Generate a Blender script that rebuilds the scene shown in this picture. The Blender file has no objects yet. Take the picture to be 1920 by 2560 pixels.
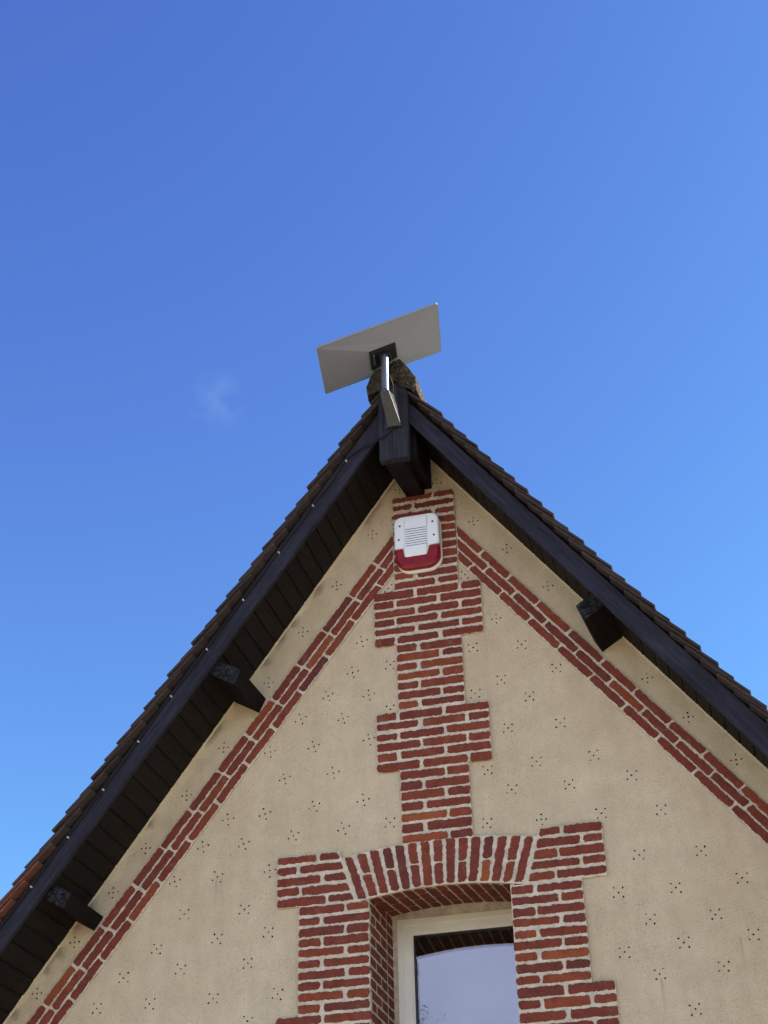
import bpy, math, random
from mathutils import Vector, Matrix, noise
from mathutils.geometry import delaunay_2d_cdt, tessellate_polygon

# ------------------------------------------------------------------ camera, sky, sun
sc = bpy.context.scene
sc.render.resolution_x, sc.render.resolution_y = 768, 1024
W, H, F = 1920.0, 2560.0, 3642.3
PITCH, YAW, ROLL = 0.58487, 0.24002, -0.025751
CP = Vector((1.38546, -6.58484, 1.6))
fw = Vector((-math.sin(YAW)*math.cos(PITCH), math.cos(YAW)*math.cos(PITCH), math.sin(PITCH)))
r0 = Vector((math.cos(YAW), math.sin(YAW), 0)); u0 = r0.cross(fw)
rr = math.cos(ROLL)*r0 + math.sin(ROLL)*u0; uu = -math.sin(ROLL)*r0 + math.cos(ROLL)*u0
cam = bpy.data.cameras.new('camera'); camo = bpy.data.objects.new('camera', cam)
sc.collection.objects.link(camo); sc.camera = camo
camo.matrix_world = Matrix(((rr.x, uu.x, -fw.x, CP.x), (rr.y, uu.y, -fw.y, CP.y), (rr.z, uu.z, -fw.z, CP.z), (0, 0, 0, 1)))
cam.sensor_fit = 'VERTICAL'; cam.sensor_height = 24; cam.lens = F/H*24
cam.clip_start = 0.05; cam.clip_end = 2000

SUN_EL = math.radians(33); SUN_AZ = math.radians(14)      # azimuth measured from +x towards +y
sdir = Vector((math.cos(SUN_AZ)*math.cos(SUN_EL), math.sin(SUN_AZ)*math.cos(SUN_EL), math.sin(SUN_EL)))
world = bpy.data.worlds.new('World'); sc.world = world; world.use_nodes = True
wn, wl = world.node_tree.nodes, world.node_tree.links
bg = wn['Background']; bg.inputs['Strength'].default_value = 0.06
sky = wn.new('ShaderNodeTexSky'); sky.sky_type = 'NISHITA'; sky.sun_disc = False
sky.sun_elevation = SUN_EL; sky.sun_rotation = math.pi/2 - SUN_AZ
sky.air_density = 1.0; sky.dust_density = 0.5; sky.ozone_density = 2.0; sky.altitude = 50
# the camera's rendering of a clear deep blue sky: one response curve per channel
sp = wn.new('ShaderNodeSeparateColor'); cb = wn.new('ShaderNodeCombineColor'); wl.new(sky.outputs['Color'], sp.inputs[0])
for i, (gain, gam) in enumerate(((0.585, 1.20), (0.67, 1.47), (1.45, 0.90))):
    pw_ = wn.new('ShaderNodeMath'); pw_.operation = 'POWER'; pw_.inputs[1].default_value = gam
    ml_ = wn.new('ShaderNodeMath'); ml_.operation = 'MULTIPLY'; ml_.inputs[1].default_value = gain
    mn_ = wn.new('ShaderNodeMath'); mn_.operation = 'MINIMUM'; mn_.inputs[1].default_value = 14.0
    wl.new(sp.outputs[i], pw_.inputs[0]); wl.new(pw_.outputs[0], ml_.inputs[0]); wl.new(ml_.outputs[0], mn_.inputs[0]); wl.new(mn_.outputs[0], cb.inputs[i])
# one faint wisp of cloud, fixed in the sky
tcw = wn.new('ShaderNodeTexCoord'); dw = wn.new('ShaderNodeVectorMath'); dw.operation = 'DISTANCE'; dw.inputs[1].default_value = (-0.294, 0.7344, 0.6118)
wl.new(tcw.outputs['Generated'], dw.inputs[0])
mr = wn.new('ShaderNodeMapRange'); mr.inputs['From Min'].default_value = 0.0; mr.inputs['From Max'].default_value = 0.023; mr.inputs['To Min'].default_value = 1; mr.inputs['To Max'].default_value = 0
wl.new(dw.outputs['Value'], mr.inputs['Value'])
nw = wn.new('ShaderNodeTexNoise'); nw.inputs['Scale'].default_value = 60; nw.inputs['Detail'].default_value = 5; wl.new(tcw.outputs['Generated'], nw.inputs['Vector'])
m2 = wn.new('ShaderNodeMapRange'); m2.inputs['From Min'].default_value = 0.42; m2.inputs['From Max'].default_value = 0.75; wl.new(nw.outputs['Fac'], m2.inputs['Value'])
m3 = wn.new('ShaderNodeMath'); m3.operation = 'MULTIPLY'; wl.new(mr.outputs[0], m3.inputs[0]); wl.new(m2.outputs[0], m3.inputs[1])
m4 = wn.new('ShaderNodeMath'); m4.operation = 'MULTIPLY'; m4.inputs[1].default_value = 0.22; wl.new(m3.outputs[0], m4.inputs[0])
mxw = wn.new('ShaderNodeMix'); mxw.data_type = 'RGBA'; wl.new(m4.outputs[0], mxw.inputs[0]); wl.new(cb.outputs[0], mxw.inputs[6]); mxw.inputs[7].default_value = (2.4, 3.2, 4.6, 1)
# pale cloud bank low behind the photographer (mirrored in the window)
sx = wn.new('ShaderNodeSeparateXYZ'); wl.new(tcw.outputs['Generated'], sx.inputs[0])
def mrange(sock, a, b, c=0.0, d=1.0):
    q = wn.new('ShaderNodeMapRange'); q.interpolation_type = 'SMOOTHSTEP'; q.inputs['From Min'].default_value = a; q.inputs['From Max'].default_value = b
    q.inputs['To Min'].default_value = c; q.inputs['To Max'].default_value = d; wl.new(sock, q.inputs['Value']); return q.outputs[0]
def mmul(a, b):
    q = wn.new('ShaderNodeMath'); q.operation = 'MULTIPLY'; wl.new(a, q.inputs[0]); wl.new(b, q.inputs[1]); return q.outputs[0]
nb = wn.new('ShaderNodeTexNoise'); nb.inputs['Scale'].default_value = 5; nb.inputs['Detail'].default_value = 6; wl.new(tcw.outputs['Generated'], nb.inputs['Vector'])
fb = mmul(mmul(mrange(sx.outputs['Y'], -0.55, -0.82), mrange(sx.outputs['Z'], 0.42, 0.32)), mrange(nb.outputs['Fac'], 0.25, 0.60, 0.55, 1.0))
mxb = wn.new('ShaderNodeMix'); mxb.data_type = 'RGBA'; wl.new(fb, mxb.inputs[0]); wl.new(mxw.outputs[2], mxb.inputs[6]); mxb.inputs[7].default_value = (10.5, 11.9, 17.5, 1)
wl.new(mxb.outputs[2], bg.inputs['Color'])
sun = bpy.data.lights.new('sun', 'SUN'); sun.energy = 5.0; sun.angle = math.radians(0.5); sun.color = (1.0, 0.93, 0.83)
suno = bpy.data.objects.new('sun', sun); sc.collection.objects.link(suno)
suno.rotation_euler = sdir.to_track_quat('Z', 'Y').to_euler(); suno.location = (10, 8, 12)
sc.view_settings.view_transform = 'Standard'; sc.view_settings.look = 'None'
sc.view_settings.exposure = 1.8; sc.view_settings.gamma = 1.0
sc.cycles.max_bounces = 8; sc.cycles.diffuse_bounces = 4

R = random.Random(7)
def rnd(a, b): return R.uniform(a, b)

# ------------------------------------------------------------------ materials
def mat(name, col, rough=0.8, spec=0.3, metal=0.0):
    m = bpy.data.materials.new(name); m.use_nodes = True
    b = m.node_tree.nodes['Principled BSDF']
    b.inputs['Base Color'].default_value = (*col, 1); b.inputs['Roughness'].default_value = rough
    b.inputs['Specular IOR Level'].default_value = spec; b.inputs['Metallic'].default_value = metal
    return m, m.node_tree.nodes, m.node_tree.links, b
def N(nodes, t, **kw):
    n = nodes.new(t)
    for k, v in kw.items(): setattr(n, k, v)
    return n
def tex(nodes, links, scale, detail=4, rough=0.6, vec=None, stretch=None, dist=0.0):
    tc = N(nodes, 'ShaderNodeTexCoord'); src = tc.outputs['Object'] if vec is None else vec
    if stretch:
        mp = N(nodes, 'ShaderNodeMapping'); mp.inputs['Scale'].default_value = stretch
        if len(stretch) == 3: links.new(src, mp.inputs['Vector']); src = mp.outputs['Vector']
    n = N(nodes, 'ShaderNodeTexNoise'); n.inputs['Scale'].default_value = scale
    n.inputs['Detail'].default_value = detail; n.inputs['Roughness'].default_value = rough
    n.inputs['Distortion'].default_value = dist
    links.new(src, n.inputs['Vector']); return n
def ramp(nodes, links, fac, stops):
    r = N(nodes, 'ShaderNodeValToRGB'); e = r.color_ramp.elements
    e[0].position, e[0].color = stops[0][0], (*stops[0][1], 1)
    e[1].position, e[1].color = stops[-1][0], (*stops[-1][1], 1)
    for p, c in stops[1:-1]:
        x = e.new(p); x.color = (*c, 1)
    links.new(fac, r.inputs['Fac']); return r
def mix(nodes, links, mode, fac, a, b):
    m = N(nodes, 'ShaderNodeMix', data_type='RGBA', blend_type=mode)
    def put(s, v):
        if isinstance(v, (int, float)): s.default_value = v
        elif isinstance(v, tuple): s.default_value = (*v, 1)
        else: links.new(v, s)
    put(m.inputs[0], fac); put(m.inputs[6], a); put(m.inputs[7], b)
    return m.outputs[2]
def bump(nodes, links, bsdf, h, strength, dist=0.01, prev=None):
    b = N(nodes, 'ShaderNodeBump'); b.inputs['Strength'].default_value = strength
    b.inputs['Distance'].default_value = dist; links.new(h, b.inputs['Height'])
    if prev: links.new(prev.outputs['Normal'], b.inputs['Normal'])
    links.new(b.outputs['Normal'], bsdf.inputs['Normal']); return b
def attr(nodes, name='tint'):
    a = N(nodes, 'ShaderNodeAttribute'); a.attribute_name = name; return a

def make_plaster():
    m, n, l, b = mat('beige_render', (0.5, 0.42, 0.3), 0.95, 0.1)
    big = tex(n, l, 1.3, 5, 0.6); mid = tex(n, l, 9, 5, 0.65); fine = tex(n, l, 130, 4, 0.75); streak = tex(n, l, 5, 4, 0.6, stretch=(3.0, 1.0, 0.35))
    c = ramp(n, l, big.outputs['Fac'], [(0.3, (0.466, 0.360, 0.238)), (0.7, (0.555, 0.441, 0.303))])
    c2 = mix(n, l, 'MULTIPLY', 0.55, c.outputs['Color'], ramp(n, l, mid.outputs['Fac'], [(0.3, (0.78, 0.77, 0.75)), (0.65, (1, 1, 1))]).outputs['Color'])
    c3 = mix(n, l, 'MULTIPLY', 0.7, c2, ramp(n, l, fine.outputs['Fac'], [(0.30, (0.38, 0.35, 0.30)), (0.46, (1, 1, 1))]).outputs['Color'])
    c4 = mix(n, l, 'MULTIPLY', 0.22, c3, ramp(n, l, streak.outputs['Fac'], [(0.3, (0.72, 0.70, 0.66)), (0.6, (1, 1, 1))]).outputs['Color'])
    # rust streaks washed down from two of the holes
    tc = N(n, 'ShaderNodeTexCoord'); sx_ = N(n, 'ShaderNodeSeparateXYZ'); l.new(tc.outputs['Object'], sx_.inputs[0])
    wob = tex(n, l, 18, 3, 0.6)
    for x0, za, zb in ((0.975, 3.405, 3.20), (-1.127, 4.075, 3.96), (-0.62, 3.86, 3.70), (1.34, 3.55, 3.38)):
        d_ = N(n, 'ShaderNodeMath', operation='SUBTRACT'); l.new(sx_.outputs['X'], d_.inputs[0]); d_.inputs[1].default_value = x0
        e_ = N(n, 'ShaderNodeMath', operation='ABSOLUTE'); l.new(d_.outputs[0], e_.inputs[0])
        f_ = N(n, 'ShaderNodeMapRange'); f_.inputs['From Min'].default_value = 0.0; f_.inputs['From Max'].default_value = 0.009; f_.inputs['To Min'].default_value = 1; f_.inputs['To Max'].default_value = 0; l.new(e_.outputs[0], f_.inputs['Value'])
        g_ = N(n, 'ShaderNodeMapRange'); g_.inputs['From Min'].default_value = zb; g_.inputs['From Max'].default_value = za; l.new(sx_.outputs['Z'], g_.inputs['Value'])
        h_ = N(n, 'ShaderNodeMath', operation='LESS_THAN'); l.new(sx_.outputs['Z'], h_.inputs[0]); h_.inputs[1].default_value = za
        k1 = N(n, 'ShaderNodeMath', operation='MULTIPLY'); l.new(f_.outputs[0], k1.inputs[0]); l.new(g_.outputs[0], k1.inputs[1])
        k2 = N(n, 'ShaderNodeMath', operation='MULTIPLY'); l.new(k1.outputs[0], k2.inputs[0]); l.new(h_.outputs[0], k2.inputs[1])
        k3 = N(n, 'ShaderNodeMath', operation='MULTIPLY'); l.new(k2.outputs[0], k3.inputs[0]); l.new(wob.outputs['Fac'], k3.inputs[1])
        c4 = mix(n, l, 'MIX', 0.0, c4, (0.20, 0.155, 0.11)); l.new(k3.outputs[0], c4.node.inputs[0])
    l.new(c4, b.inputs['Base Color'])
    b1 = bump(n, l, b, fine.outputs['Fac'], 0.9, 0.008); bump(n, l, b, mid.outputs['Fac'], 0.35, 0.012, b1)
    return m
def make_brick():
    m, n, l, b = mat('red_brick', (0.2, 0.04, 0.03), 0.9, 0.2)
    a = attr(n)
    c = ramp(n, l, a.outputs['Fac'], [(0.0, (0.100, 0.025, 0.019)), (0.35, (0.146, 0.031, 0.018)), (0.75, (0.185, 0.042, 0.018)), (1.0, (0.25, 0.066, 0.022))])
    mid = tex(n, l, 30, 5, 0.7); fine = tex(n, l, 160, 4, 0.7); dirt = tex(n, l, 14, 5, 0.7)
    c2 = mix(n, l, 'MULTIPLY', 0.8, c.outputs['Color'], ramp(n, l, mid.outputs['Fac'], [(0.3, (0.6, 0.58, 0.6)), (0.6, (1.05, 1.05, 1.05))]).outputs['Color'])
    dusty = ramp(n, l, fine.outputs['Fac'], [(0.68, (0, 0, 0)), (0.76, (1, 1, 1))])
    c3 = mix(n, l, 'MIX', 0.0, c2, (0.42, 0.34, 0.28)); l.new(dusty.outputs['Color'], c3.node.inputs[0])
    sm = tex(n, l, 62, 6, 0.8, stretch=(0.6, 1.0, 1.6)); smr = ramp(n, l, sm.outputs['Fac'], [(0.62, (0, 0, 0)), (0.70, (0.65, 0.65, 0.65))])
    c3 = mix(n, l, 'MIX', 0.0, c3, (0.40, 0.33, 0.26)); l.new(smr.outputs['Color'], c3.node.inputs[0])
    dk = ramp(n, l, dirt.outputs['Fac'], [(0.58, (0, 0, 0)), (0.8, (0.55, 0.55, 0.55))])
    c4 = mix(n, l, 'MIX', 0.0, c3, (0.20, 0.115, 0.09)); l.new(dk.outputs['Color'], c4.node.inputs[0])
    l.new(c4, b.inputs['Base Color'])
    b1 = bump(n, l, b, mid.outputs['Fac'], 0.8, 0.006); bump(n, l, b, fine.outputs['Fac'], 0.5, 0.003, b1)
    return m
def make_mortar():
    m, n, l, b = mat('lime_mortar', (0.5, 0.44, 0.36), 0.95, 0.1)
    mid = tex(n, l, 22, 5, 0.7); fine = tex(n, l, 200, 4, 0.7)
    c = ramp(n, l, mid.outputs['Fac'], [(0.3, (0.33, 0.270, 0.205)), (0.65, (0.53, 0.447, 0.348))])
    c2 = mix(n, l, 'MULTIPLY', 0.6, c.outputs['Color'], ramp(n, l, fine.outputs['Fac'], [(0.3, (0.55, 0.52, 0.5)), (0.5, (1, 1, 1))]).outputs['Color'])
    l.new(c2, b.inputs['Base Color'])
    b1 = bump(n, l, b, mid.outputs['Fac'], 0.6, 0.008); bump(n, l, b, fine.outputs['Fac'], 0.6, 0.004, b1)
    return m
def make_wood(name, c0, c1, stretch, rough=0.65, bs=0.6, spec=0.35):
    m, n, l, b = mat(name, c0, rough, spec)
    a = attr(n)
    g = tex(n, l, 6, 6, 0.75, stretch=stretch, dist=0.4); f = tex(n, l, 45, 5, 0.7, stretch=stretch)
    blot = tex(n, l, 4, 3, 0.5)
    c = ramp(n, l, g.outputs['Fac'], [(0.32, c0), (0.68, c1)])
    c2 = mix(n, l, 'MULTIPLY', 0.5, c.outputs['Color'], ramp(n, l, blot.outputs['Fac'], [(0.35, (0.6, 0.6, 0.6)), (0.65, (1.2, 1.2, 1.2))]).outputs['Color'])
    c3 = mix(n, l, 'MULTIPLY', 1.0, c2, ramp(n, l, a.outputs['Fac'], [(0, (0.7, 0.7, 0.7)), (1, (1.15, 1.15, 1.15))]).outputs['Color'])
    l.new(c3, b.inputs['Base Color'])
    rg = ramp(n, l, f.outputs['Fac'], [(0.3, (rough-0.12,)*3), (0.7, (min(1, rough+0.15),)*3)])
    l.new(rg.outputs['Color'], b.inputs['Roughness'])
    b1 = bump(n, l, b, g.outputs['Fac'], bs, 0.01); bump(n, l, b, f.outputs['Fac'], bs*0.6, 0.004, b1)
    return m
def make_tile():
    m, n, l, b = mat('clay_tile', (0.1, 0.06, 0.05), 0.9, 0.2)
    a = attr(n); mid = tex(n, l, 18, 5, 0.7); fine = tex(n, l, 120, 4, 0.7)
    c = ramp(n, l, a.outputs['Fac'], [(0.0, (0.026, 0.018, 0.017)), (0.45, (0.046, 0.028, 0.025)), (0.75, (0.10, 0.036, 0.026)), (1.0, (0.17, 0.05, 0.030))])
    c2 = mix(n, l, 'MULTIPLY', 0.8, c.outputs['Color'], ramp(n, l, mid.outputs['Fac'], [(0.3, (0.55, 0.55, 0.55)), (0.65, (1.15, 1.15, 1.15))]).outputs['Color'])
    li = ramp(n, l, fine.outputs['Fac'], [(0.66, (0, 0, 0)), (0.78, (0.8, 0.8, 0.8))])
    c3 = mix(n, l, 'MIX', 0.0, c2, (0.22, 0.20, 0.15)); l.new(li.outputs['Color'], c3.node.inputs[0])
    l.new(c3, b.inputs['Base Color']); b1 = bump(n, l, b, mid.outputs['Fac'], 0.6, 0.006); bump(n, l, b, fine.outputs['Fac'], 0.4, 0.003, b1)
    return m
def make_lichen():
    m, n, l, b = mat('lichen_covered_clay', (0.2, 0.18, 0.14), 0.95, 0.15)
    big = tex(n, l, 9, 5, 0.65); mid = tex(n, l, 62, 7, 0.8); org = tex(n, l, 7, 4, 0.6, stretch=(1.0, 1.0, 1.3)); fine = tex(n, l, 150, 3, 0.7)
    c = ramp(n, l, mid.outputs['Fac'], [(0.36, (0.008, 0.006, 0.005)), (0.52, (0.038, 0.028, 0.021)), (0.62, (0.09, 0.074, 0.056)), (0.72, (0.40, 0.38, 0.32))])
    o = ramp(n, l, org.outputs['Fac'], [(0.53, (0, 0, 0)), (0.62, (0.75, 0.75, 0.75))])
    oc = ramp(n, l, fine.outputs['Fac'], [(0.35, (0.06, 0.030, 0.006)), (0.65, (0.22, 0.12, 0.022))])
    c2 = mix(n, l, 'MIX', 0.0, c.outputs['Color'], oc.outputs['Color']); l.new(o.outputs['Color'], c2.node.inputs[0])
    w = ramp(n, l, big.outputs['Fac'], [(0.62, (0, 0, 0)), (0.72, (0.5, 0.5, 0.5))])
    c3 = mix(n, l, 'MIX', 0.0, c2, (0.46, 0.45, 0.40)); l.new(w.outputs['Color'], c3.node.inputs[0])
    l.new(c3, b.inputs['Base Color'])
    b1 = bump(n, l, b, mid.outputs['Fac'], 1.0, 0.012); bump(n, l, b, fine.outputs['Fac'], 0.5, 0.003, b1)
    return m
def make_ground():
    m, n, l, b = mat('gravel_and_grass', (0.2, 0.18, 0.14), 0.95, 0.1)
    big = tex(n, l, 0.3, 4, 0.6); fine = tex(n, l, 30, 5, 0.7)
    c = ramp(n, l, big.outputs['Fac'], [(0.52, (0.50, 0.43, 0.33)), (0.64, (0.12, 0.14, 0.05))])
    c2 = mix(n, l, 'MULTIPLY', 0.6, c.outputs['Color'], ramp(n, l, fine.outputs['Fac'], [(0.3, (0.5, 0.5, 0.5)), (0.6, (1.1, 1.1, 1.1))]).outputs['Color'])
    l.new(c2, b.inputs['Base Color']); bump(n, l, b, fine.outputs['Fac'], 0.6, 0.02); return m
def simple(name, col, rough=0.5, spec=0.5, var=0.12, sc_=30, bs=0.1, metal=0.0):
    m, n, l, b = mat(name, col, rough, spec, metal)
    t = tex(n, l, sc_, 4, 0.6)
    c = mix(n, l, 'MULTIPLY', 1.0, col, ramp(n, l, t.outputs['Fac'], [(0.3, (1-var,)*3), (0.7, (1+var*0.3,)*3)]).outputs['Color'])
    l.new(c, b.inputs['Base Color'])
    if bs: bump(n, l, b, t.outputs['Fac'], bs, 0.002)
    return m

M_PL = make_plaster(); M_BR = make_brick(); M_MO = make_mortar(); M_TI = make_tile(); M_LI = make_lichen(); M_GR = make_ground()
M_WX = make_wood('blue_black_stained_wood', (0.008, 0.007, 0.012), (0.030, 0.027, 0.040), (1.0, 1.0, 1.0), 0.7, 0.7, 0.15)
M_WZ = make_wood('blue_black_stained_post', (0.004, 0.0035, 0.006), (0.034, 0.029, 0.040), (9.0, 9.0, 0.5), 0.65, 1.0, 0.2)
M_WY = make_wood('dark_brown_stained_wood', (0.005, 0.003, 0.0035), (0.015, 0.010, 0.010), (4.0, 0.5, 4.0), 0.75, 0.5, 0.08)
M_WE = make_wood('charred_end_grain', (0.004, 0.004, 0.006), (0.036, 0.032, 0.040), (3.0, 3.0, 3.0), 0.75, 1.0, 0.15)
def cracks(m, sc_, lo, hi, dark):
    n, l = m.node_tree.nodes, m.node_tree.links; b = n['Principled BSDF']; src = b.inputs['Base Color'].links[0].from_socket
    v = N(n, 'ShaderNodeTexVoronoi', feature='DISTANCE_TO_EDGE'); v.inputs['Scale'].default_value = sc_; tc = N(n, 'ShaderNodeTexCoord')
    wn_ = tex(n, l, 20, 4, 0.6); va = N(n, 'ShaderNodeVectorMath', operation='MULTIPLY_ADD'); l.new(wn_.outputs['Color'], va.inputs[0]); va.inputs[1].default_value = (0.05, 0.05, 0.05); l.new(tc.outputs['Object'], va.inputs[2]); l.new(va.outputs[0], v.inputs['Vector'])
    r = ramp(n, l, v.outputs['Distance'], [(lo, (dark,)*3), (hi, (1, 1, 1))])
    l.new(mix(n, l, 'MULTIPLY', 1.0, src, r.outputs['Color']), b.inputs['Base Color'])
cracks(M_WE, 34, 0.02, 0.14, 0.12)
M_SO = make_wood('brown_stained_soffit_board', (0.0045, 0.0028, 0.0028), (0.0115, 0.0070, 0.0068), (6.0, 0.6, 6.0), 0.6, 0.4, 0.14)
M_FR = simple('cream_pvc', (0.64, 0.60, 0.50), 0.35, 0.5, 0.08, 8, 0.03)
M_GK = simple('black_rubber_gasket', (0.012, 0.012, 0.013), 0.5)
M_FILL = make_mortar(); M_FILL.name = 'grey_cement_fill'
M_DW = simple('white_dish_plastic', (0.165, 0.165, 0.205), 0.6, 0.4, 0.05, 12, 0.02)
M_DB = simple('black_dish_plastic', (0.010, 0.010, 0.013), 0.6, 0.1, 0.2, 30, 0.05)
M_DM = simple('grey_mast_metal', (0.17, 0.17, 0.205), 0.34, 0.5, 0.1, 40, 0.03, 0.75)
M_DA = simple('grey_bracket_metal', (0.036, 0.035, 0.040), 0.40, 0.4, 0.12, 30, 0.04, 0.5)
M_CB = simple('black_cable_sheath', (0.010, 0.010, 0.013), 0.5, 0.1)
M_CL = simple('white_clip_plastic', (0.45, 0.45, 0.46), 0.5)
M_SW = simple('white_siren_plastic', (0.60, 0.61, 0.62), 0.4, 0.5, 0.05, 12, 0.02)
M_SB = simple('ivory_siren_base', (0.60, 0.57, 0.52), 0.5, 0.4, 0.06, 12, 0.02)
M_SL = simple('red_strobe_lens', (0.20, 0.006, 0.008), 0.35, 0.3, 0.45, 22, 0.1)
M_DK = simple('recess_shade_paint', (0.02, 0.019, 0.02), 0.8)  # dark colour stands for shade in the siren's slots and screw recesses
M_HO = simple('shade_dark_hole_lining', (0.012, 0.008, 0.004), 0.95, 0.1)  # near-black colour paints in the shade inside the wall holes
M_BARK = simple('bark', (0.09, 0.07, 0.05), 0.9, 0.1, 0.4, 8, 0.6)
M_LEAF = simple('green_leaf', (0.05, 0.085, 0.025), 0.6, 0.3, 0.4, 3, 0)
M_SIDE = M_PL

def make_pane():
    m = bpy.data.materials.new('window_glass'); m.use_nodes = True
    n, l = m.node_tree.nodes, m.node_tree.links; n.clear()
    out = N(n, 'ShaderNodeOutputMaterial'); mx = N(n, 'ShaderNodeMixShader')
    tr = N(n, 'ShaderNodeBsdfTransparent'); tr.inputs['Color'].default_value = (0.85, 0.9, 0.89, 1)
    gl = N(n, 'ShaderNodeBsdfGlossy'); gl.inputs['Roughness'].default_value = 0.0; gl.inputs['Color'].default_value = (1.0, 0.94, 0.97, 1)
    fr = N(n, 'ShaderNodeFresnel'); fr.inputs['IOR'].default_value = 1.5
    mu = N(n, 'ShaderNodeMath', operation='MULTIPLY_ADD'); mu.inputs[1].default_value = 1.0; mu.inputs[2].default_value = 0.045
    wav = tex(n, l, 2.2, 2, 0.4); bp = N(n, 'ShaderNodeBump'); bp.inputs['Strength'].default_value = 0.015; bp.inputs['Distance'].default_value = 0.01
    l.new(wav.outputs['Fac'], bp.inputs['Height']); l.new(bp.outputs['Normal'], gl.inputs['Normal'])
    l.new(fr.outputs['Fac'], mu.inputs[0]); l.new(mu.outputs[0], mx.inputs['Fac'])
    l.new(tr.outputs[0], mx.inputs[1]); l.new(gl.outputs[0], mx.inputs[2]); l.new(mx.outputs[0], out.inputs['Surface'])
    return m
M_PANE = make_pane()

# ------------------------------------------------------------------ mesh helpers
class MB:
    def __init__(s): s.v = []; s.f = []; s.mi = []; s.t = []; s.sm = []
    def add(s, verts, faces, mi=0, tint=0.5, smooth=False):
        o = len(s.v); s.v.extend([tuple(p) for p in verts])
        for f in faces: s.f.append([o+i for i in f]); s.mi.append(mi); s.t.append(tint); s.sm.append(smooth)
    def hexa(s, b, t, mi=0, tint=0.5):                      # two 4-point loops, bottom and top
        s.add(list(b)+list(t), [(3,2,1,0),(4,5,6,7),(0,1,5,4),(1,2,6,5),(2,3,7,6),(3,0,4,7)], mi, tint)
    def box(s, x0, x1, y0, y1, z0, z1, mi=0, tint=0.5):
        s.hexa([(x0,y0,z0),(x1,y0,z0),(x1,y1,z0),(x0,y1,z0)], [(x0,y0,z1),(x1,y0,z1),(x1,y1,z1),(x0,y1,z1)], mi, tint)
    def prism(s, loop0, loop1, mi=0, tint=0.5, cap0=True, smooth=False):   # loop0 back, loop1 front, same count
        n = len(loop0); fs = [(i, (i+1) % n, n+(i+1) % n, n+i) for i in range(n)]
        s.add(list(loop0)+list(loop1), fs, mi, tint, smooth)
        s.add(list(loop1), [tuple(range(n))], mi, tint)
        if cap0: s.add(list(loop0), [tuple(reversed(range(n)))], mi, tint)
    def tube(s, path, r, n=10, mi=0, cap=True):
        path = [Vector(p) for p in path]; rings = []
        up = Vector((0.3, 0.9, 0.2)).normalized()
        for i, p in enumerate(path):
            d = (path[min(i+1, len(path)-1)] - path[max(i-1, 0)]).normalized()
            a = d.cross(up).normalized(); b = a.cross(d)
            rad = r[i] if isinstance(r, (list, tuple)) else r
            rings.append([p + rad*(math.cos(2*math.pi*k/n)*a + math.sin(2*math.pi*k/n)*b) for k in range(n)])
        vs = [q for g in rings for q in g]; fs = []
        for i in range(len(path)-1):
            for k in range(n): fs.append((i*n+k, i*n+(k+1) % n, (i+1)*n+(k+1) % n, (i+1)*n+k))
        s.add(vs, fs, mi, 0.5, True)
        if cap: s.add(rings[0], [tuple(range(n))], mi); s.add(rings[-1], [tuple(reversed(range(n)))], mi)
    def build(s, name, mats, parent=None, bevel=0, recalc=True):
        me = bpy.data.meshes.new(name); off = Vector((0, 0, 0))
        if parent is not None:
            q = parent
            while q is not None: off += q.location; q = q.parent
        me.from_pydata([tuple(Vector(p)-off) for p in s.v], [], s.f); me.update()
        mats = mats if isinstance(mats, (list, tuple)) else [mats]
        for m in mats: me.materials.append(m)
        for p, i, sm in zip(me.polygons, s.mi, s.sm): p.material_index = i; p.use_smooth = sm
        at = me.attributes.new('tint', 'FLOAT', 'FACE'); at.data.foreach_set('value', s.t)
        if recalc:
            import bmesh
            bm = bmesh.new(); bm.from_mesh(me); bmesh.ops.recalc_face_normals(bm, faces=bm.faces); bm.to_mesh(me); bm.free()
        o = bpy.data.objects.new(name, me); sc.collection.objects.link(o)
        if parent is not None: o.parent = parent
        if bevel:
            bv = o.modifiers.new('bevel', 'BEVEL'); bv.width = bevel; bv.segments = 2; bv.limit_method = 'ANGLE'; bv.angle_limit = math.radians(40)
        return o
def empty(name, loc, label, cat):
    o = bpy.data.objects.new(name, None); sc.collection.objects.link(o); o.location = loc
    o['label'] = label; o['category'] = cat; return o
def nz(*a): return noise.noise(Vector(a))

# a mapping (u, v, w) -> world; wall plane: u = x, v = z, w = outward
def WALL(u, v, w): return Vector((u, -w, v))

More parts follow.
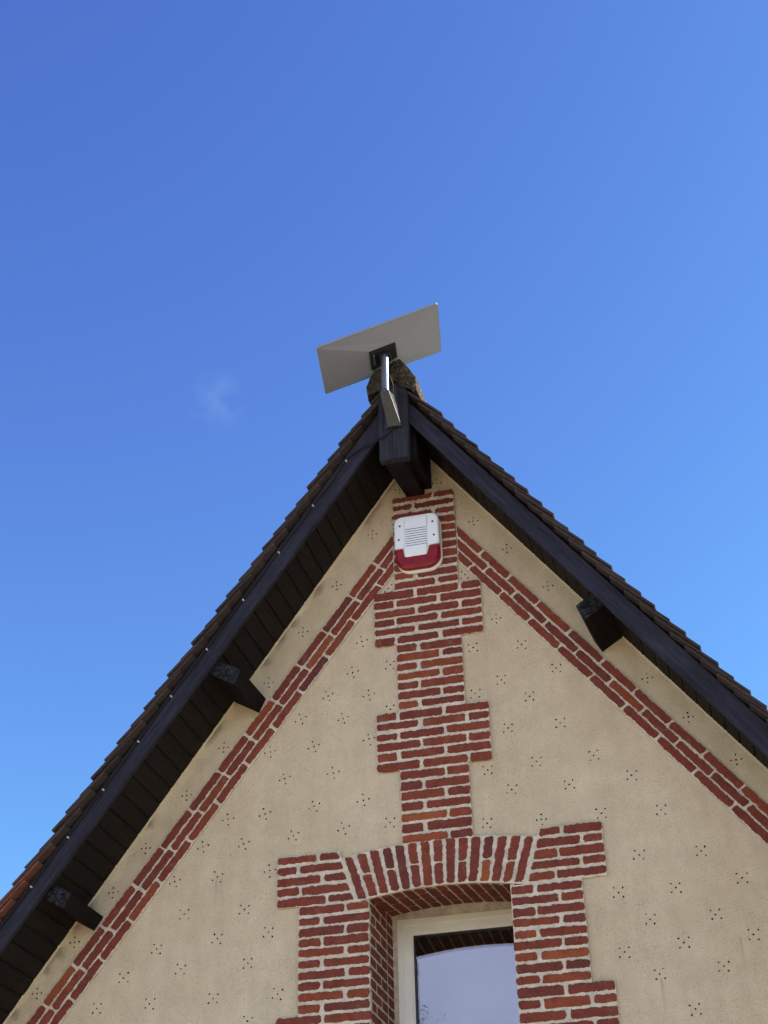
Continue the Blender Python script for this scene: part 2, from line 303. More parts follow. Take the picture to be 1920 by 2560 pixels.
def brick(mb, Fm, q, w0, w1, tint, amp=0.0028, mi=1):
    """q: four (u,v) corners, counter-clockwise; ragged rounded outline, raised slab"""
    sd = rnd(0, 900); P = []
    def bl(a, b):
        (x0, y0), (x1, y1), (x2, y2), (x3, y3) = q
        return ((1-a)*(1-b)*x0+a*(1-b)*x1+a*b*x2+(1-a)*b*x3, (1-a)*(1-b)*y0+a*(1-b)*y1+a*b*y2+(1-a)*b*y3)
    L = math.hypot(q[1][0]-q[0][0], q[1][1]-q[0][1]); Hh = math.hypot(q[3][0]-q[0][0], q[3][1]-q[0][1])
    n1 = max(4, int(L/0.0085)); n2 = max(4, int(Hh/0.0085)); ca, cb = min(0.3, 0.006/L), min(0.3, 0.007/Hh)
    for i in range(n1+1): P.append((ca+(1-2*ca)*i/n1, 0))
    for i in range(n2+1): P.append((1, cb+(1-2*cb)*i/n2))
    for i in range(n1+1): P.append((1-ca-(1-2*ca)*i/n1, 1))
    for i in range(n2+1): P.append((0, 1-cb-(1-2*cb)*i/n2))
    out = []; inn = []
    for a, b in P:
        du = amp*(nz(a*L*60+sd, b*Hh*60, 1.3)*1.3 + nz(a*L*170+sd, b*Hh*170, 7.3)*1.1)
        dv = amp*(nz(a*L*20+sd, b*3, 2.1)*1.0 + nz(a*L*48+sd, b*Hh*48, 4.1)*1.0 + nz(a*L*190+sd, b*Hh*190, 9.9)*1.6)
        u, v = bl(a, b); out.append((u+du, v+dv))
        ia = 0.0022/L; ib = 0.0022/Hh
        u2, v2 = bl(min(max(a, ia), 1-ia), min(max(b, ib), 1-ib)); inn.append((u2+du, v2+dv))
    n = len(P); tl = rnd(-0.0012, 0.0012)
    mb.add([Fm(u, v, w0) for u, v in out] + [Fm(u, v, w1-0.0015) for u, v in out] + [Fm(u, v, w1+tl*(k/n-0.5)) for k, (u, v) in enumerate(inn)],
           [(i, (i+1) % n, n+(i+1) % n, n+i) for i in range(n)] + [(n+i, n+(i+1) % n, 2*n+(i+1) % n, 2*n+i) for i in range(n)] + [tuple(range(2*n, 3*n))], mi, tint)
def tintv():
    r = R.random()
    return min(1, max(0, rnd(0.18, 0.55) if r < 0.86 else (rnd(0.55, 0.78) if r < 0.95 else (rnd(0.8, 0.95) if r < 0.975 else rnd(0, 0.12)))))
def ragged(poly, step=0.03, amp=0.002):
    out = []
    for i, (x0, y0) in enumerate(poly):
        x1, y1 = poly[(i+1) % len(poly)]; L = math.hypot(x1-x0, y1-y0); n = max(1, int(L/step))
        for k in range(n):
            t = k/n; x = x0+(x1-x0)*t; y = y0+(y1-y0)*t
            out.append((x+amp*nz(x*30, y*30, 2.2), y+amp*nz(x*30, y*30, 8.8)))
    return out
WM, WB = 0.012, 0.0165       # mortar face and brick face, proud of the render
def bed(mb, Fm, poly, w0=-0.02, w1=WM):
    p = ragged(poly); mb.prism([Fm(u, v, w0) for u, v in p], [Fm(u, v, w1) for u, v in p], 0, 0.5, cap0=False)
SL, HL = 2.1, 1.0
def row(mb, Fm, x0, x1, zt, h, pat, slope0=0.0, slope1=0.0, j=0.018, fill=0.715, amp=0.0032, skip=None):
    """one course from x0 to x1, top at zt; slope0/1: dx per dz of the end edges"""
    tot = (x1-x0) - j*(len(pat)-1); s = sum(SL if c == 'S' else HL for c in pat); x = x0
    hb = h*(fill+rnd(-0.04, 0.05))
    for k, c in enumerate(pat):
        L = tot*(SL if c == 'S' else HL)/s
        a0 = 0 if k == 0 else rnd(-0.004, 0.004); a1 = 0 if k == len(pat)-1 else rnd(-0.004, 0.004)
        z1 = zt + rnd(-0.002, 0.002); z0 = zt-hb + rnd(-0.003, 0.003)
        l0 = slope0*hb if k == 0 else 0; l1 = slope1*hb if k == len(pat)-1 else 0
        if not (skip and skip(k)):
            brick(mb, Fm, [(x+a0-l0, z0+rnd(-.001, .001)), (x+L+a1-l1, z0+rnd(-.001, .001)), (x+L+a1, z1+rnd(-.001, .001)), (x+a0, z1+rnd(-.001, .001))], WM-0.004, WB, tintv(), amp)
        x += L + j
# ------------------------------------------------------------------ ground
g = MB(); nG = 24
gv = [(-600+1200*i/nG, -600+1200*k/nG, 0) for k in range(nG+1) for i in range(nG+1)]
g.add(gv, [(k*(nG+1)+i, k*(nG+1)+i+1, (k+1)*(nG+1)+i+1, (k+1)*(nG+1)+i) for k in range(nG) for i in range(nG)])
go = g.build('ground', M_GR, recalc=False); go['kind'] = 'structure'; go['label'] = 'gravel and grass ground around the house'; go['category'] = 'ground'

# ------------------------------------------------------------------ house
house = empty('house', (0, 0, 0), 'steep gabled house of beige render with red brick trim and dark timber eaves', 'house')
D = 0.40                      # roof overhang in front of the wall
AX = -0.0215                  # ridge line x
SLL, SLR = 1.390, -1.362      # soffit lines on the wall: z = 6.5215+1.39x , z = 6.4617-1.3616x
def zl(x): return 6.5215 + 1.390*x
def zr(x): return 6.4617 - 1.3616*x
ZA = (zl(AX)+zr(AX))/2
EX, EZL, EZR = 3.0, zl(-3.0), zr(3.0)

# gable wall with window opening and the five-hole marks
OX0, OX1, SILL = -0.372, 0.362, 2.70
def intr(x): return 3.925 - 0.24*x*x
def extr(x): return 4.153 - 0.19*x*x
PLUS = [(-0.294,5.953),(-0.502,5.659),(-0.692,5.399),(-0.878,5.125),(-1.117,4.784),(-1.31,4.543),(-1.515,4.284),(-1.675,4.071),(-1.859,3.839),(-2.033,3.606),(0.273,5.935),(0.445,5.729),(0.645,5.461),(1.09,4.86),(1.258,4.623),(1.447,4.377),(0.361,5.312),(0.507,4.195),(0.081,6.225),(-0.133,6.224),(1.63,4.11),(1.82,3.84)]
MID = [(-0.365,5.292),(-0.418,5.117),(-0.552,5.0),(-0.331,4.974),(-0.698,4.888),(-0.471,4.86),(-0.861,4.724),(-0.627,4.722),(-0.335,4.725),(-0.781,4.567),(-0.524,4.565),(-1.078,4.387),(-0.882,4.391),(-0.623,4.4),(-0.369,4.4),(-1.206,4.255),(-0.991,4.246),(-0.73,4.259),(-0.473,4.266),(-1.346,4.092),(-1.121,4.092),(-0.85,4.093)]
XX = [(-1.285,3.921),(-0.975,3.913),(-1.42,3.764),(-1.109,3.784),(-0.85,3.789),(-1.581,3.639),(-1.289,3.654),(-0.95,3.651),(-1.708,3.506),(-1.437,3.504),(-1.117,3.5),(-0.80,3.494),(-0.943,3.381),(0.21,5.605),(0.229,5.162),(0.482,5.141),(0.648,4.981),(0.362,4.958),(0.226,4.9),(-0.214,5.131),(-0.22,4.875),(0.501,4.844),(0.379,4.69),(0.641,4.679),(0.506,4.492),(0.787,4.488),(0.264,4.479),(0.955,4.362),(0.655,4.354),(0.375,4.365),(1.071,4.174),(0.792,4.191),(0.244,4.208),(1.226,3.956),(0.944,3.97),(1.389,3.811),(1.09,3.799),(0.83,3.805),(1.249,3.66),(0.959,3.667),(1.398,3.554),(1.093,3.548),(0.827,3.532),(1.251,3.429),(0.971,3.422),(1.103,3.258),(-0.235,4.268),(-0.213,5.59)]
for r_ in range(8):                                            # rows below the picture
    zz = 3.25 - 0.16*r_
    for c_ in range(-8, 9):
        xx = c_*0.29 + (0.145 if r_ % 2 else 0)
        if 0.95 < abs(xx) < 2.4 and not (xx > 0 and zz > 3.2 and xx < 1.2): XX.append((xx, zz))
marks = [(x, z, 0.0) for x, z in PLUS] + [(x, z, rnd(0.1, 0.5)) for x, z in MID] + [(x, z, 0.72+rnd(-.12, .12)) for x, z in XX]
holes = []
for x, z, a in marks:
    holes.append((x+rnd(-.001, .001), z+rnd(-.001, .001)))
    rad = 0.0245 if a == 0 else 0.029
    for k in range(4):
        t = a+k*math.pi/2+rnd(-.07, .07); q = rad*rnd(0.92, 1.08)
        holes.append((x+q*math.cos(t), z+q*math.sin(t)))
def in_wall(x, z): return z < zl(x)-0.02 and z < zr(x)-0.02 and 0.2 < z and abs(x) < 2.95
holes = [(x, z) for x, z in holes if in_wall(x, z)]
outer = [(-EX, 0.0), (EX, 0.0)]
outer.append((EX, EZR))
nS = 60
outer += [(EX+(AX-EX)*k/nS, zr(EX+(AX-EX)*k/nS)) for k in range(1, nS)]
outer.append((AX, ZA))
outer += [(AX+(-EX-AX)*k/nS, zl(AX+(-EX-AX)*k/nS)) for k in range(1, nS)]
outer.append((-EX, EZL))
win = [(OX0, SILL), (OX1, SILL)] + [(OX1+(OX0-OX1)*k/10, 3.93) for k in range(11)]
pts = []; edges = []
def loop(pl):
    o = len(pts); pts.extend([Vector(p) for p in pl]); n = len(pl)
    edges.extend([(o+i, o+(i+1) % n) for i in range(n)]); return o
loop(outer); loop(win)
hl = []
for x, z in holes:
    rr_ = rnd(0.0050, 0.0064); K = 7
    L_ = [(x+rr_*math.cos(2*math.pi*k/K)*rnd(.85, 1.15), z+rr_*math.sin(2*math.pi*k/K)*rnd(.85, 1.15)) for k in range(K)]
    loop(L_); hl.append(L_)
# a grid of interior points so the render can be gently uneven
gx = -EX+0.06
grid = []
while gx < EX:
    gz = 2.0
    while gz < 6.4:
        if in_wall(gx, gz) and not (OX0-.03 < gx < OX1+.03 and SILL-.03 < gz < 3.96):
            if all(abs(gx-hx) > 0.012 or abs(gz-hz) > 0.012 for hx, hz in holes): pts.append(Vector((gx, gz)))
        gz += 0.07
    gx += 0.07
V2, E2, F2, _, _, _ = delaunay_2d_cdt(pts, edges, [], 0, 1e-6)
def inside_holes(c):
    if OX0 < c.x < OX1 and SILL < c.y < 3.93: return True
    for hx, hz in holes:
        if (c.x-hx)**2+(c.y-hz)**2 < 0.0030**2: return True
    return False
def inside_outer(c): return c.y > 0 and abs(c.x) < EX and c.y < zl(c.x)+1e-4 and c.y < zr(c.x)+1e-4
def yoff(x, z): return 0.004*nz(x*1.7, z*1.7, 3) + 0.0018*nz(x*6, z*6, 5)
wmb = MB(); keep = []
for f in F2:
    c = sum((V2[i] for i in f), Vector((0, 0)))/len(f)
    if inside_outer(c) and not inside_holes(c): keep.append(tuple(f))
wmb.add([(v.x, yoff(v.x, v.y), v.y) for v in V2], keep, 0, 0.5, True)
for L_ in hl:
    n = len(L_); f_ = [(x, yoff(x, z), z) for x, z in L_]; b_ = [(x, 0.020, z) for x, z in L_]
    wmb.add(f_+b_, [(i, (i+1) % n, n+(i+1) % n, n+i) for i in range(n)]+[tuple(range(n, 2*n))], 1)
# back faces and thickness of the gable wall
for a, b_ in (((-EX, 0.56, 0), (OX0, 0.56, 0)), ((OX1, 0.56, 0), (EX, 0.56, 0))): pass
wmb.add([(-EX, 0.56, 0), (OX0, 0.56, 0), (OX0, 0.56, zl(OX0)), (-EX, 0.56, EZL)], [(0, 1, 2, 3)])
wmb.add([(OX1+.1, 0.56, 0), (EX, 0.56, 0), (EX, 0.56, EZR), (OX1+.1, 0.56, zr(OX1+.1))], [(0, 1, 2, 3)])
wmb.add([(OX0, 0.56, 3.93), (OX1, 0.56, 3.93), (OX1, 0.56, zr(OX1)), (AX, 0.56, ZA), (OX0, 0.56, zl(OX0))], [(0, 1, 2, 3, 4)])
wmb.add([(OX0, 0.56, 0), (OX1, 0.56, 0), (OX1, 0.56, SILL), (OX0, 0.56, SILL)], [(0, 1, 2, 3)])
wall = wmb.build('gable_wall', [M_PL, M_HO], house, recalc=False)
wall['label'] = 'beige rendered gable wall pricked with groups of five small holes'
HD = 8.0
for side, f in ((-1, zl), (1, zr)):
    me_ = MB(); n = 240; rows = []
    for k in range(n+1):
        x = AX+side*0.02+(side*2.95-AX)*k/n; z = f(x)
        a = 0.010+0.007*nz(x*22, side, 1)+0.004*nz(x*70, side, 4); b = 0.009+0.005*nz(x*30, side, 9)
        rows.append([(x, 0.004, z-a-0.004), (x, -b*0.8, z-a*0.55), (x, -b, z+0.004)])
    me_.add([q for r_ in rows for q in r_], [(k*3+i, k*3+i+1, (k+1)*3+i+1, (k+1)*3+i) for k in range(n) for i in range(2)], 0, 0.5, True)
    me_.build('plaster_fillet', M_PL, house, recalc=False)
m = MB()
m.box(-EX, -EX+0.3, 0.56, HD, 0, EZL); m.box(EX-0.3, EX, 0.56, HD, 0, EZR)
m.add([(-EX, HD, 0), (EX, HD, 0), (EX, HD, EZR), (AX, HD, ZA), (-EX, HD, EZL)], [(0, 1, 2, 3, 4)])
m.box(-EX+0.3, EX-0.3, 0.56, HD, 2.2, 2.35)                     # upstairs floor
m.build('side_wall', M_SIDE, house)

# ---- central brick pillar
pb = MB()
hC = 0.0547; T0 = 6.157; a_, b_ = 0.1735, 0.2905
pw = [('SH', 'HS')]
def ztop(n): return T0 - n*hC
eb = 0.26*hC
poly = [(-a_, ztop(37)+0.010), (a_, ztop(37)+0.010), (a_, ztop(30)+eb), (b_, ztop(30)+eb), (b_, ztop(24)), (a_, ztop(24)), (a_, ztop(17)+eb), (b_, ztop(17)+eb), (b_, ztop(11)), (a_, ztop(11)),
        (a_, ztop(0)+.003), (-a_, ztop(0)+.003), (-a_, ztop(11)), (-b_, ztop(11)), (-b_, ztop(17)+eb), (-a_, ztop(17)+eb), (-a_, ztop(24)), (-b_, ztop(24)), (-b_, ztop(30)+eb), (-a_, ztop(30)+eb)]
bed(pb, WALL, poly)
for n_ in range(37):
    wide = 11 <= n_ < 17 or 24 <= n_ < 30
    if n_ < 11: pat = 'SH' if n_ % 2 == 0 else 'HS'
    elif n_ < 17: pat = 'SSH' if (n_-11) % 2 == 0 else 'HSS'
    elif n_ < 24: pat = 'HS' if (n_-17) % 2 == 0 else 'SH'
    elif n_ < 30: pat = 'HSS' if (n_-24) % 2 == 0 else 'SSH'
    else: pat = 'SH' if n_ % 2 == 0 else 'HS'
    ww = b_ if wide else a_
    row(pb, WALL, -ww+0.001, ww-0.001, ztop(n_), hC, pat, fill=0.715 if n_ > 2 else 0.6, amp=0.0032 if n_ > 3 else 0.0055)
o = pb.build('brick_pillar', [M_MO, M_BR], house); o['label'] = 'stepped red brick pillar down the middle of the gable'

# ---- raking brick bands (three courses of stretchers)
def rake(side):
    mb = MB()
    if side < 0: zo, so, zi, si = 6.1503, 1.302, 5.9094, 1.2967; xs, xe = -0.176, -2.75
    else: zo, so, zi, si = 6.1546, -1.2985, 5.9220, -1.303; xs, xe = 0.178, 2.75
    dirn = Vector((side, (so if side > 0 else -so))); ln = dirn.length; dirn /= ln       # runs down the slope
    nrm = Vector((-dirn.y, dirn.x)) if side > 0 else Vector((dirn.y, -dirn.x))
    if nrm.y > 0: nrm = -nrm                                     # towards the inside of the gable
    P0 = Vector((0, zo)); thick = abs(zo-zi)/ln
    def Fm(u, v, w):
        p = P0 + dirn*u + nrm*v; return Vector((p.x, -w, p.y))
    u_end = abs(xe)/abs(dirn.x)
    def u_at(x, v): return (x - nrm.x*v)/dirn.x
    us0, us1 = u_at(xs, 0), u_at(xs, thick)
    w1 = WM-0.003
    p = ragged([(us0, 0), (us1, thick), (u_end, thick), (u_end, 0)], 0.05, 0.002)
    mb.prism([Fm(u, v, -0.02) for u, v in p], [Fm(u, v, w1) for u, v in p], 0, 0.5, cap0=False)
    ch = thick/3; bh = ch*0.80
    for c in range(3):
        v0 = c*ch + ch*0.06 + (0 if c else -0.002); v1 = v0+bh
        ua = u_at(xs, (v0+v1)/2)+0.004
        first = [0.20, 0.235, 0.10][c] if side > 0 else [0.16, 0.10, 0.13][c]
        u = ua; L = first
        while u < u_end:
            ue = min(u+L, u_end)
            if ue-u > 0.03:
                e0 = u_at(xs, v0)+0.006 if u == ua else u; e1 = u_at(xs, v1)+0.006 if u == ua else u
                wob = 0.003*nz(u*3, c, side)
                q = [(e0, v0+wob), (ue, v0+0.003*nz(ue*3, c, side)), (ue, v1+0.003*nz(ue*3, c, side)), (e1, v1+wob)]
                brick(mb, Fm, q, w1-0.004, w1+0.0045, tintv(), 0.0032)
            u = ue+rnd(0.011, 0.017); L = rnd(0.208, 0.232)
    return mb
o = rake(-1).build('brick_band', [M_MO, M_BR], house); o['label'] = 'raking red brick band under the left roof slope'
o = rake(1).build('brick_band', [M_MO, M_BR], house); o['label'] = 'raking red brick band under the right roof slope'

# ---- window surround: quoins, jambs and arch
def skew(z, side): # inner slanted edge of the quoin head against the arch
    t = (z-3.885)/(4.149-3.885); return side*(0.408 + t*(0.492-0.408))
OL, OR = -0.349, 0.338
def quoin(side):
    mb = MB(); s = side
    xin = OL if s < 0 else OR
    xo1 = -0.805 if s < 0 else 0.789; xo2 = -0.694 if s < 0 else 0.672
    hq = 0.0525; ztq = 4.146
    nj, zj, zw = (10, 3.885, 3.376) if s < 0 else (9, 3.878, 3.411)
    hj = (zj-zw)/nj; xw = -0.802 if s < 0 else 0.773
    # bed outline
    grp = [(zj, zw, xo2)]; z = zw; widev = True
    while z > SILL-0.1:
        cnt = 6 if widev else 7; zn = z-cnt*hC
        grp.append((z, zn, xw if widev else xo2)); z = zn; widev = not widev
    pl = [(skew(ztq, s), ztq), (xo1, ztq), (xo1, zj+0.008)]
    for zt_, zb_, x_ in grp:
        wd = abs(x_) > abs(xo2)+0.05
        pl += [(x_, zt_+(0 if wd else 0.008)), (x_, zb_+(0.012 if wd else 0))]
    pl += [(xin-s*0.002, grp[-1][1]), (xin-s*0.002, 3.884), (s*0.404, 3.886)]
    if s > 0: pl = pl[::-1]
    bed(mb, WALL, pl)
    heads = ['SH', 'HS', 'SH', 'HS', 'SH']
    for k in range(5):
        zt_ = ztq-0.002-k*hq; pat = heads[k] if s < 0 else heads[k][::-1]
        xi = skew(zt_, s) - s*(-0.006)
        dsl = (0.492-0.408)/(4.149-3.885)
        if s < 0: row(mb, WALL, xo1+.001, xi-0.004, zt_, hq, pat, slope1=-dsl*1.0)
        else: row(mb, WALL, xi+0.004, xo1-.001, zt_, hq, pat, slope0=dsl*1.0)
    k = 0
    for zt_, zb_, x_ in grp:
        n = round((zt_-zb_)/(hj if k < nj else hC)); hh = (zt_-zb_)/n
        for i in range(n):
            wd = abs(x_) > abs(xo2)+0.05
            base = 'SH' if k % 2 == 0 else 'HS'
            if s > 0: base = 'HS' if k % 2 == 0 else 'SH'
            if wd: pat = ('HSH' if i % 2 else 'SS') 
            else: pat = base
            jag = rnd(-0.004, 0.004)
            A, B = (x_+.001, xin+jag+.001) if s < 0 else (xin-.001+jag, x_-.001)
            row(mb, WALL, A, B, zt_-i*hh-0.001, hh, pat)
            k += 1
    # reveal (side of the opening)
    def RV(u, v, w): # u = depth into the wall, w = towards the opening
        x = xin if s < 0 else xin + (u/0.45)*0.12; return Vector((x - s*w, u, v))
    p = [(-WM+0.004, grp[-1][1]), (0.46, grp[-1][1]), (0.46, 3.99), (0.0, 3.90), (-WM+0.004, 3.889)]
    mb.prism([RV(u, v, -0.02) for u, v in p], [RV(u, v, 0.0) for u, v in p], 0, 0.5, cap0=False)
    z = zj+hj; k = 1
    while z > SILL-0.1:
        x = 0.0; pat = [0.105, 0.20, 0.115] if k % 2 else [0.20, 0.105, 0.115]
        for L in pat:
            brick(mb, RV, [(x+0.002, z-hj*0.78), (x+L, z-hj*0.78), (x+L, z), (x+0.002, z)], -0.004, 0.0022, min(1, tintv()), 0.002)
            x += L+0.015
        z -= hj; k += 1
    return mb
o = quoin(-1).build('brick_quoin', [M_MO, M_BR], house); o['label'] = 'toothed brick jamb left of the window'
o = quoin(1).build('brick_quoin', [M_MO, M_BR], house); o['label'] = 'toothed brick jamb right of the window'
ab = MB()
top = [(-0.482+0.964*k/20, extr(-0.482+0.964*k/20)) for k in range(21)]
bot = [(0.404-0.808*k/20, intr(0.404-0.808*k/20)) for k in range(21)]
bed(ab, WALL, bot[::-1]+top[::-1], -0.02, WM+0.0006)
NV = 15
for k in range(NV):
    t = (k+0.5)/NV; xt = -0.478+0.956*t; xb = -0.402+0.804*t; ht, hb = 0.0212, 0.0196
    if k in (0, NV-1): ht *= .9
    def vq(f0, f1):
        r_ = []
        for f_, sg in ((f0, -1), (f0, 1), (f1, 1), (f1, -1)):
            hw = hb+(ht-hb)*f_; xc = xb+(xt-xb)*f_; zc = intr(xc)*(1-f_)+extr(xc)*f_; r_.append((xc+sg*hw, zc))
        return r_
    if k % 2 == 0: brick(ab, WALL, vq(0.03, 0.975), WM-.004, WB+.001, tintv(), 0.0038)
    else:
        s_ = rnd(0.46, 0.54); brick(ab, WALL, vq(0.03, s_-.02), WM-.004, WB+.001, tintv(), 0.0038); brick(ab, WALL, vq(s_+.02, 0.975), WM-.004, WB+.001, tintv(), 0.0038)
def IN(u, v, w): # underside of the arch: u = x, v = depth
    return Vector((u, v, intr(u)+0.125*max(0, v)-w))
n = 24; xs_ = [-0.36+0.80*k/n for k in range(n+1)]
ab.add([IN(x, -WM, 0) for x in xs_]+[IN(x, 0.46, 0) for x in xs_], [(i, i+1, n+2+i, n+1+i) for i in range(n)], 0)
for k in range(13):
    x = -0.345+k*0.0535; y = 0.0; pat = [0.205, 0.22] if k % 2 else [0.105, 0.205, 0.10]
    for L in pat:
        brick(ab, IN, [(x, y+.002), (x+0.043, y+.002), (x+0.043, y+L), (x, y+L)], -0.004, 0.003, tintv(), 0.002); y += L+0.015
o = ab.build('brick_arch', [M_MO, M_BR], house); o['label'] = 'flat segmental brick arch over the window'

# ---- window
FY = 0.45; FX0, FX1, FZ = -0.3255, 0.430, 3.930
fl = MB()
xs_ = [OL-0.0+0.79*k/12 for k in range(13)]
fl.add([(x, FY-0.004, FZ-0.002) for x in xs_]+[(x, FY-0.004, intr(x)+0.075) for x in xs_], [(i, i+1, 14+i, 13+i) for i in range(12)])
fl.box(OL-0.03, FX0+0.002, FY-0.004, FY+0.05, SILL, FZ-0.0025); 
fl.build('cement_fill', M_FILL, house)
windo = MB()
def bar(mb, x0, x1, z0, z1, wd, y0, y1, ch=0.006):
    """picture frame with mitred corners and a chamfered inner edge"""
    def rg(o_, y): return [(x0+o_, y, z0+o_), (x1-o_, y, z0+o_), (x1-o_, y, z1-o_), (x0+o_, y, z1-o_)]
    rings = [rg(0, y1), rg(0, y0), rg(wd-ch, y0), rg(wd, y0+ch), rg(wd, y1)]
    vs = [q for g_ in rings for q in g_]; fs = []
    for i in range(4):
        for k in range(4): fs.append((i*4+k, i*4+(k+1) % 4, (i+1)*4+(k+1) % 4, (i+1)*4+k))
    mb.add(vs, fs)
bar(windo, FX0, FX1, SILL+0.03, FZ, 0.033, FY, FY+0.06, 0.004)
wino = windo.build('window', M_FR, house); wino['label'] = 'cream framed attic window reflecting the sky'
sb = MB(); bar(sb, FX0+0.0315, FX1-0.0315, SILL+0.0615, FZ-0.0315, 0.047, FY+0.010, FY+0.055, 0.010)
sb.build('sash', M_FR, wino)
gk = MB(); bar(gk, FX0+0.078, FX1-0.078, SILL+0.108, FZ-0.078, 0.005, FY+0.022, FY+0.054, 0.001); gk.build('gasket', M_GK, wino)
px0, px1, pz0, pz1 = FX0+0.079, FX1-0.079, SILL+0.109, FZ-0.079
pn = MB(); pn.add([(px0, FY+0.030, pz0), (px1, FY+0.030, pz0), (px1, FY+0.030, pz1), (px0, FY+0.030, pz1)], [(0, 1, 2, 3)])
pn.add([(px0, FY+0.048, pz0), (px1, FY+0.0485, pz0), (px1, FY+0.0500, pz1), (px0, FY+0.0495, pz1)], [(0, 1, 2, 3)])
pn.build('pane', M_PANE, wino, recalc=False)
sl = MB(); sl.hexa([(OL-0.03, -0.05, SILL-0.06), (OR+0.03, -0.05, SILL-0.06), (OR+0.03, FY+0.06, SILL-0.06), (OL-0.03, FY+0.06, SILL-0.06)], [(OL-0.03, -0.05, SILL+0.0), (OR+0.03, -0.05, SILL+0.0), (OR+0.03, FY+0.06, SILL+0.035), (OL-0.03, FY+0.06, SILL+0.035)])
sl.build('window_sill', M_MO, house, 0.005)

# ---- soffits: boards running from the barge board to the wall, with open joints
def soffit(side):
    mb = MB(); zf = zl if side < 0 else zr; sl_ = 1.390 if side < 0 else -1.3616
    ln = math.hypot(1, sl_); dx = side/ln; dz = -abs(sl_)/ln
    nx, nz_ = -dz*side*(-1)*-1, 0
    up = Vector((side*abs(sl_)/ln, 0, 1/ln))                 # roof normal, outwards and up
    P0 = Vector((AX, 0, zf(AX))); u = 0.0
    while u < 5.2:
        wdt = 0.094; a = P0+Vector((dx, 0, dz))*u; b = P0+Vector((dx, 0, dz))*(u+wdt-0.007); c = P0+Vector((dx, 0, dz))*(u+wdt)
        y0, y1 = -D, 0.06
        t = rnd(0.3, 0.8)
        e = up*rnd(0, 0.001); h = up*0.016; gr = up*0.007; k = Vector((dx, 0, dz))*0.003
        A = [a+e+k, b+e-k]
        prof = [a+gr+e, a+e+k]
        if side > 0:
            for q_ in (0.25, 0.5, 0.75):
                m_ = a+(b-a)*q_+e; prof += [m_-k*0.9, m_+up*0.003, m_+k*0.9]
        prof += [b+e-k, b+gr+e, c+gr+e, c+h, a+h]
        mb.prism([Vector((p.x, y1, p.z)) for p in prof], [Vector((p.x, y0, p.z)) for p in prof], 0, t)
        u += wdt
    return mb
o = soffit(-1).build('soffit', M_SO, house); o['label'] = 'dark boarded soffit of the left roof slope'
o = soffit(1).build('soffit', M_SO, house); o['label'] = 'brown boarded soffit of the right roof slope'

# ---- barge boards (front face y = -0.42)
def barge(side):
    mb = MB()
    if side < 0: up_, lo_ = (1.3819, 6.6491), (1.3750, 6.4829)
    else: up_, lo_ = (-1.3661, 6.5345), (-1.3900, 6.3960)
    xs0 = -0.06 if side < 0 else -0.02; xe = side*3.25; n = 70
    ft, fb = [], []
    for k in range(n+1):
        x = xs0+(xe-xs0)*k/n; j1 = 0.0015*nz(x*5, 1, side); j2 = 0.003*nz(x*4, 7, side)+0.0015*nz(x*25, 3, side)
        ft.append((x, up_[0]*x+up_[1]+j1)); fb.append((x, lo_[0]*x+lo_[1]+j2))
    vs = []
    for (x, z), (x2, z2) in zip(ft, fb): vs += [(x, -0.42, z), (x2, -0.42, z2), (x2, -0.395, z2), (x, -0.395, z)]
    fs = []
    for k in range(n):
        for a, b in ((0, 1), (1, 2), (2, 3), (3, 0)): fs.append((k*4+a, k*4+b, (k+1)*4+b, (k+1)*4+a))
    fs += [(0, 1, 2, 3), (n*4, n*4+3, n*4+2, n*4+1)]
    mb.add(vs, fs); return mb
def slope_wood(name, ang):
    m = make_wood(name, (0.005, 0.0045, 0.008), (0.029, 0.025, 0.041), (1, 1, 1), 0.65, 1.0, 0.2)
    for n in m.node_tree.nodes:
        if n.type == 'MAPPING': n.inputs['Scale'].default_value = (0.7, 5, 7); 
    for n in list(m.node_tree.nodes):
        if n.type == 'MAPPING':
            src = n.inputs['Vector'].links[0].from_socket
            r = m.node_tree.nodes.new('ShaderNodeMapping'); r.inputs['Rotation'].default_value = (0, ang, 0)
            m.node_tree.links.new(src, r.inputs['Vector']); m.node_tree.links.new(r.outputs['Vector'], n.inputs['Vector'])
    return m
M_BL = slope_wood('stained_board_left_rake', math.radians(54)); M_BR2 = slope_wood('stained_board_right_rake', math.radians(-54))
o = barge(-1).build('barge_board', M_BL, house); o['label'] = 'blue black barge board along the left roof edge'
o = barge(1).build('barge_board', M_BR2, house); o['label'] = 'blue black barge board along the right roof edge'

# ---- ridge post board, ridge beam, side beam
pm = MB(); pm.hexa([(-0.130, -0.47, 6.098), (0.030, -0.47, 6.098), (0.030, -0.421, 6.098), (-0.130, -0.421, 6.098)], [(-0.128, -0.47, 6.52), (0.036, -0.47, 6.52), (0.036, -0.421, 6.52), (-0.128, -0.421, 6.52)])
pm.hexa([(-0.128, -0.47, 6.52), (0.036, -0.47, 6.52), (0.036, -0.421, 6.52), (-0.128, -0.421, 6.52)], [(-0.09, -0.47, 6.60), (0.025, -0.47, 6.60), (0.025, -0.421, 6.60), (-0.09, -0.421, 6.60)])
o = pm.build('ridge_post', M_WZ, house, 0.003); o['label'] = 'upright dark timber board at the gable peak'
rb = MB(); rb.hexa([(-0.108, -0.420, 6.088), (0.003, -0.420, 6.088), (0.003, -0.420, 6.45), (-0.108, -0.420, 6.45)], [(-0.085, 0.1, 6.17), (0.012, 0.1, 6.17), (0.012, 0.1, 6.45), (-0.085, 0.1, 6.45)])
o = rb.build('ridge_beam', M_WY, house, 0.004); o['label'] = 'dark ridge beam running from the wall to the gable peak'
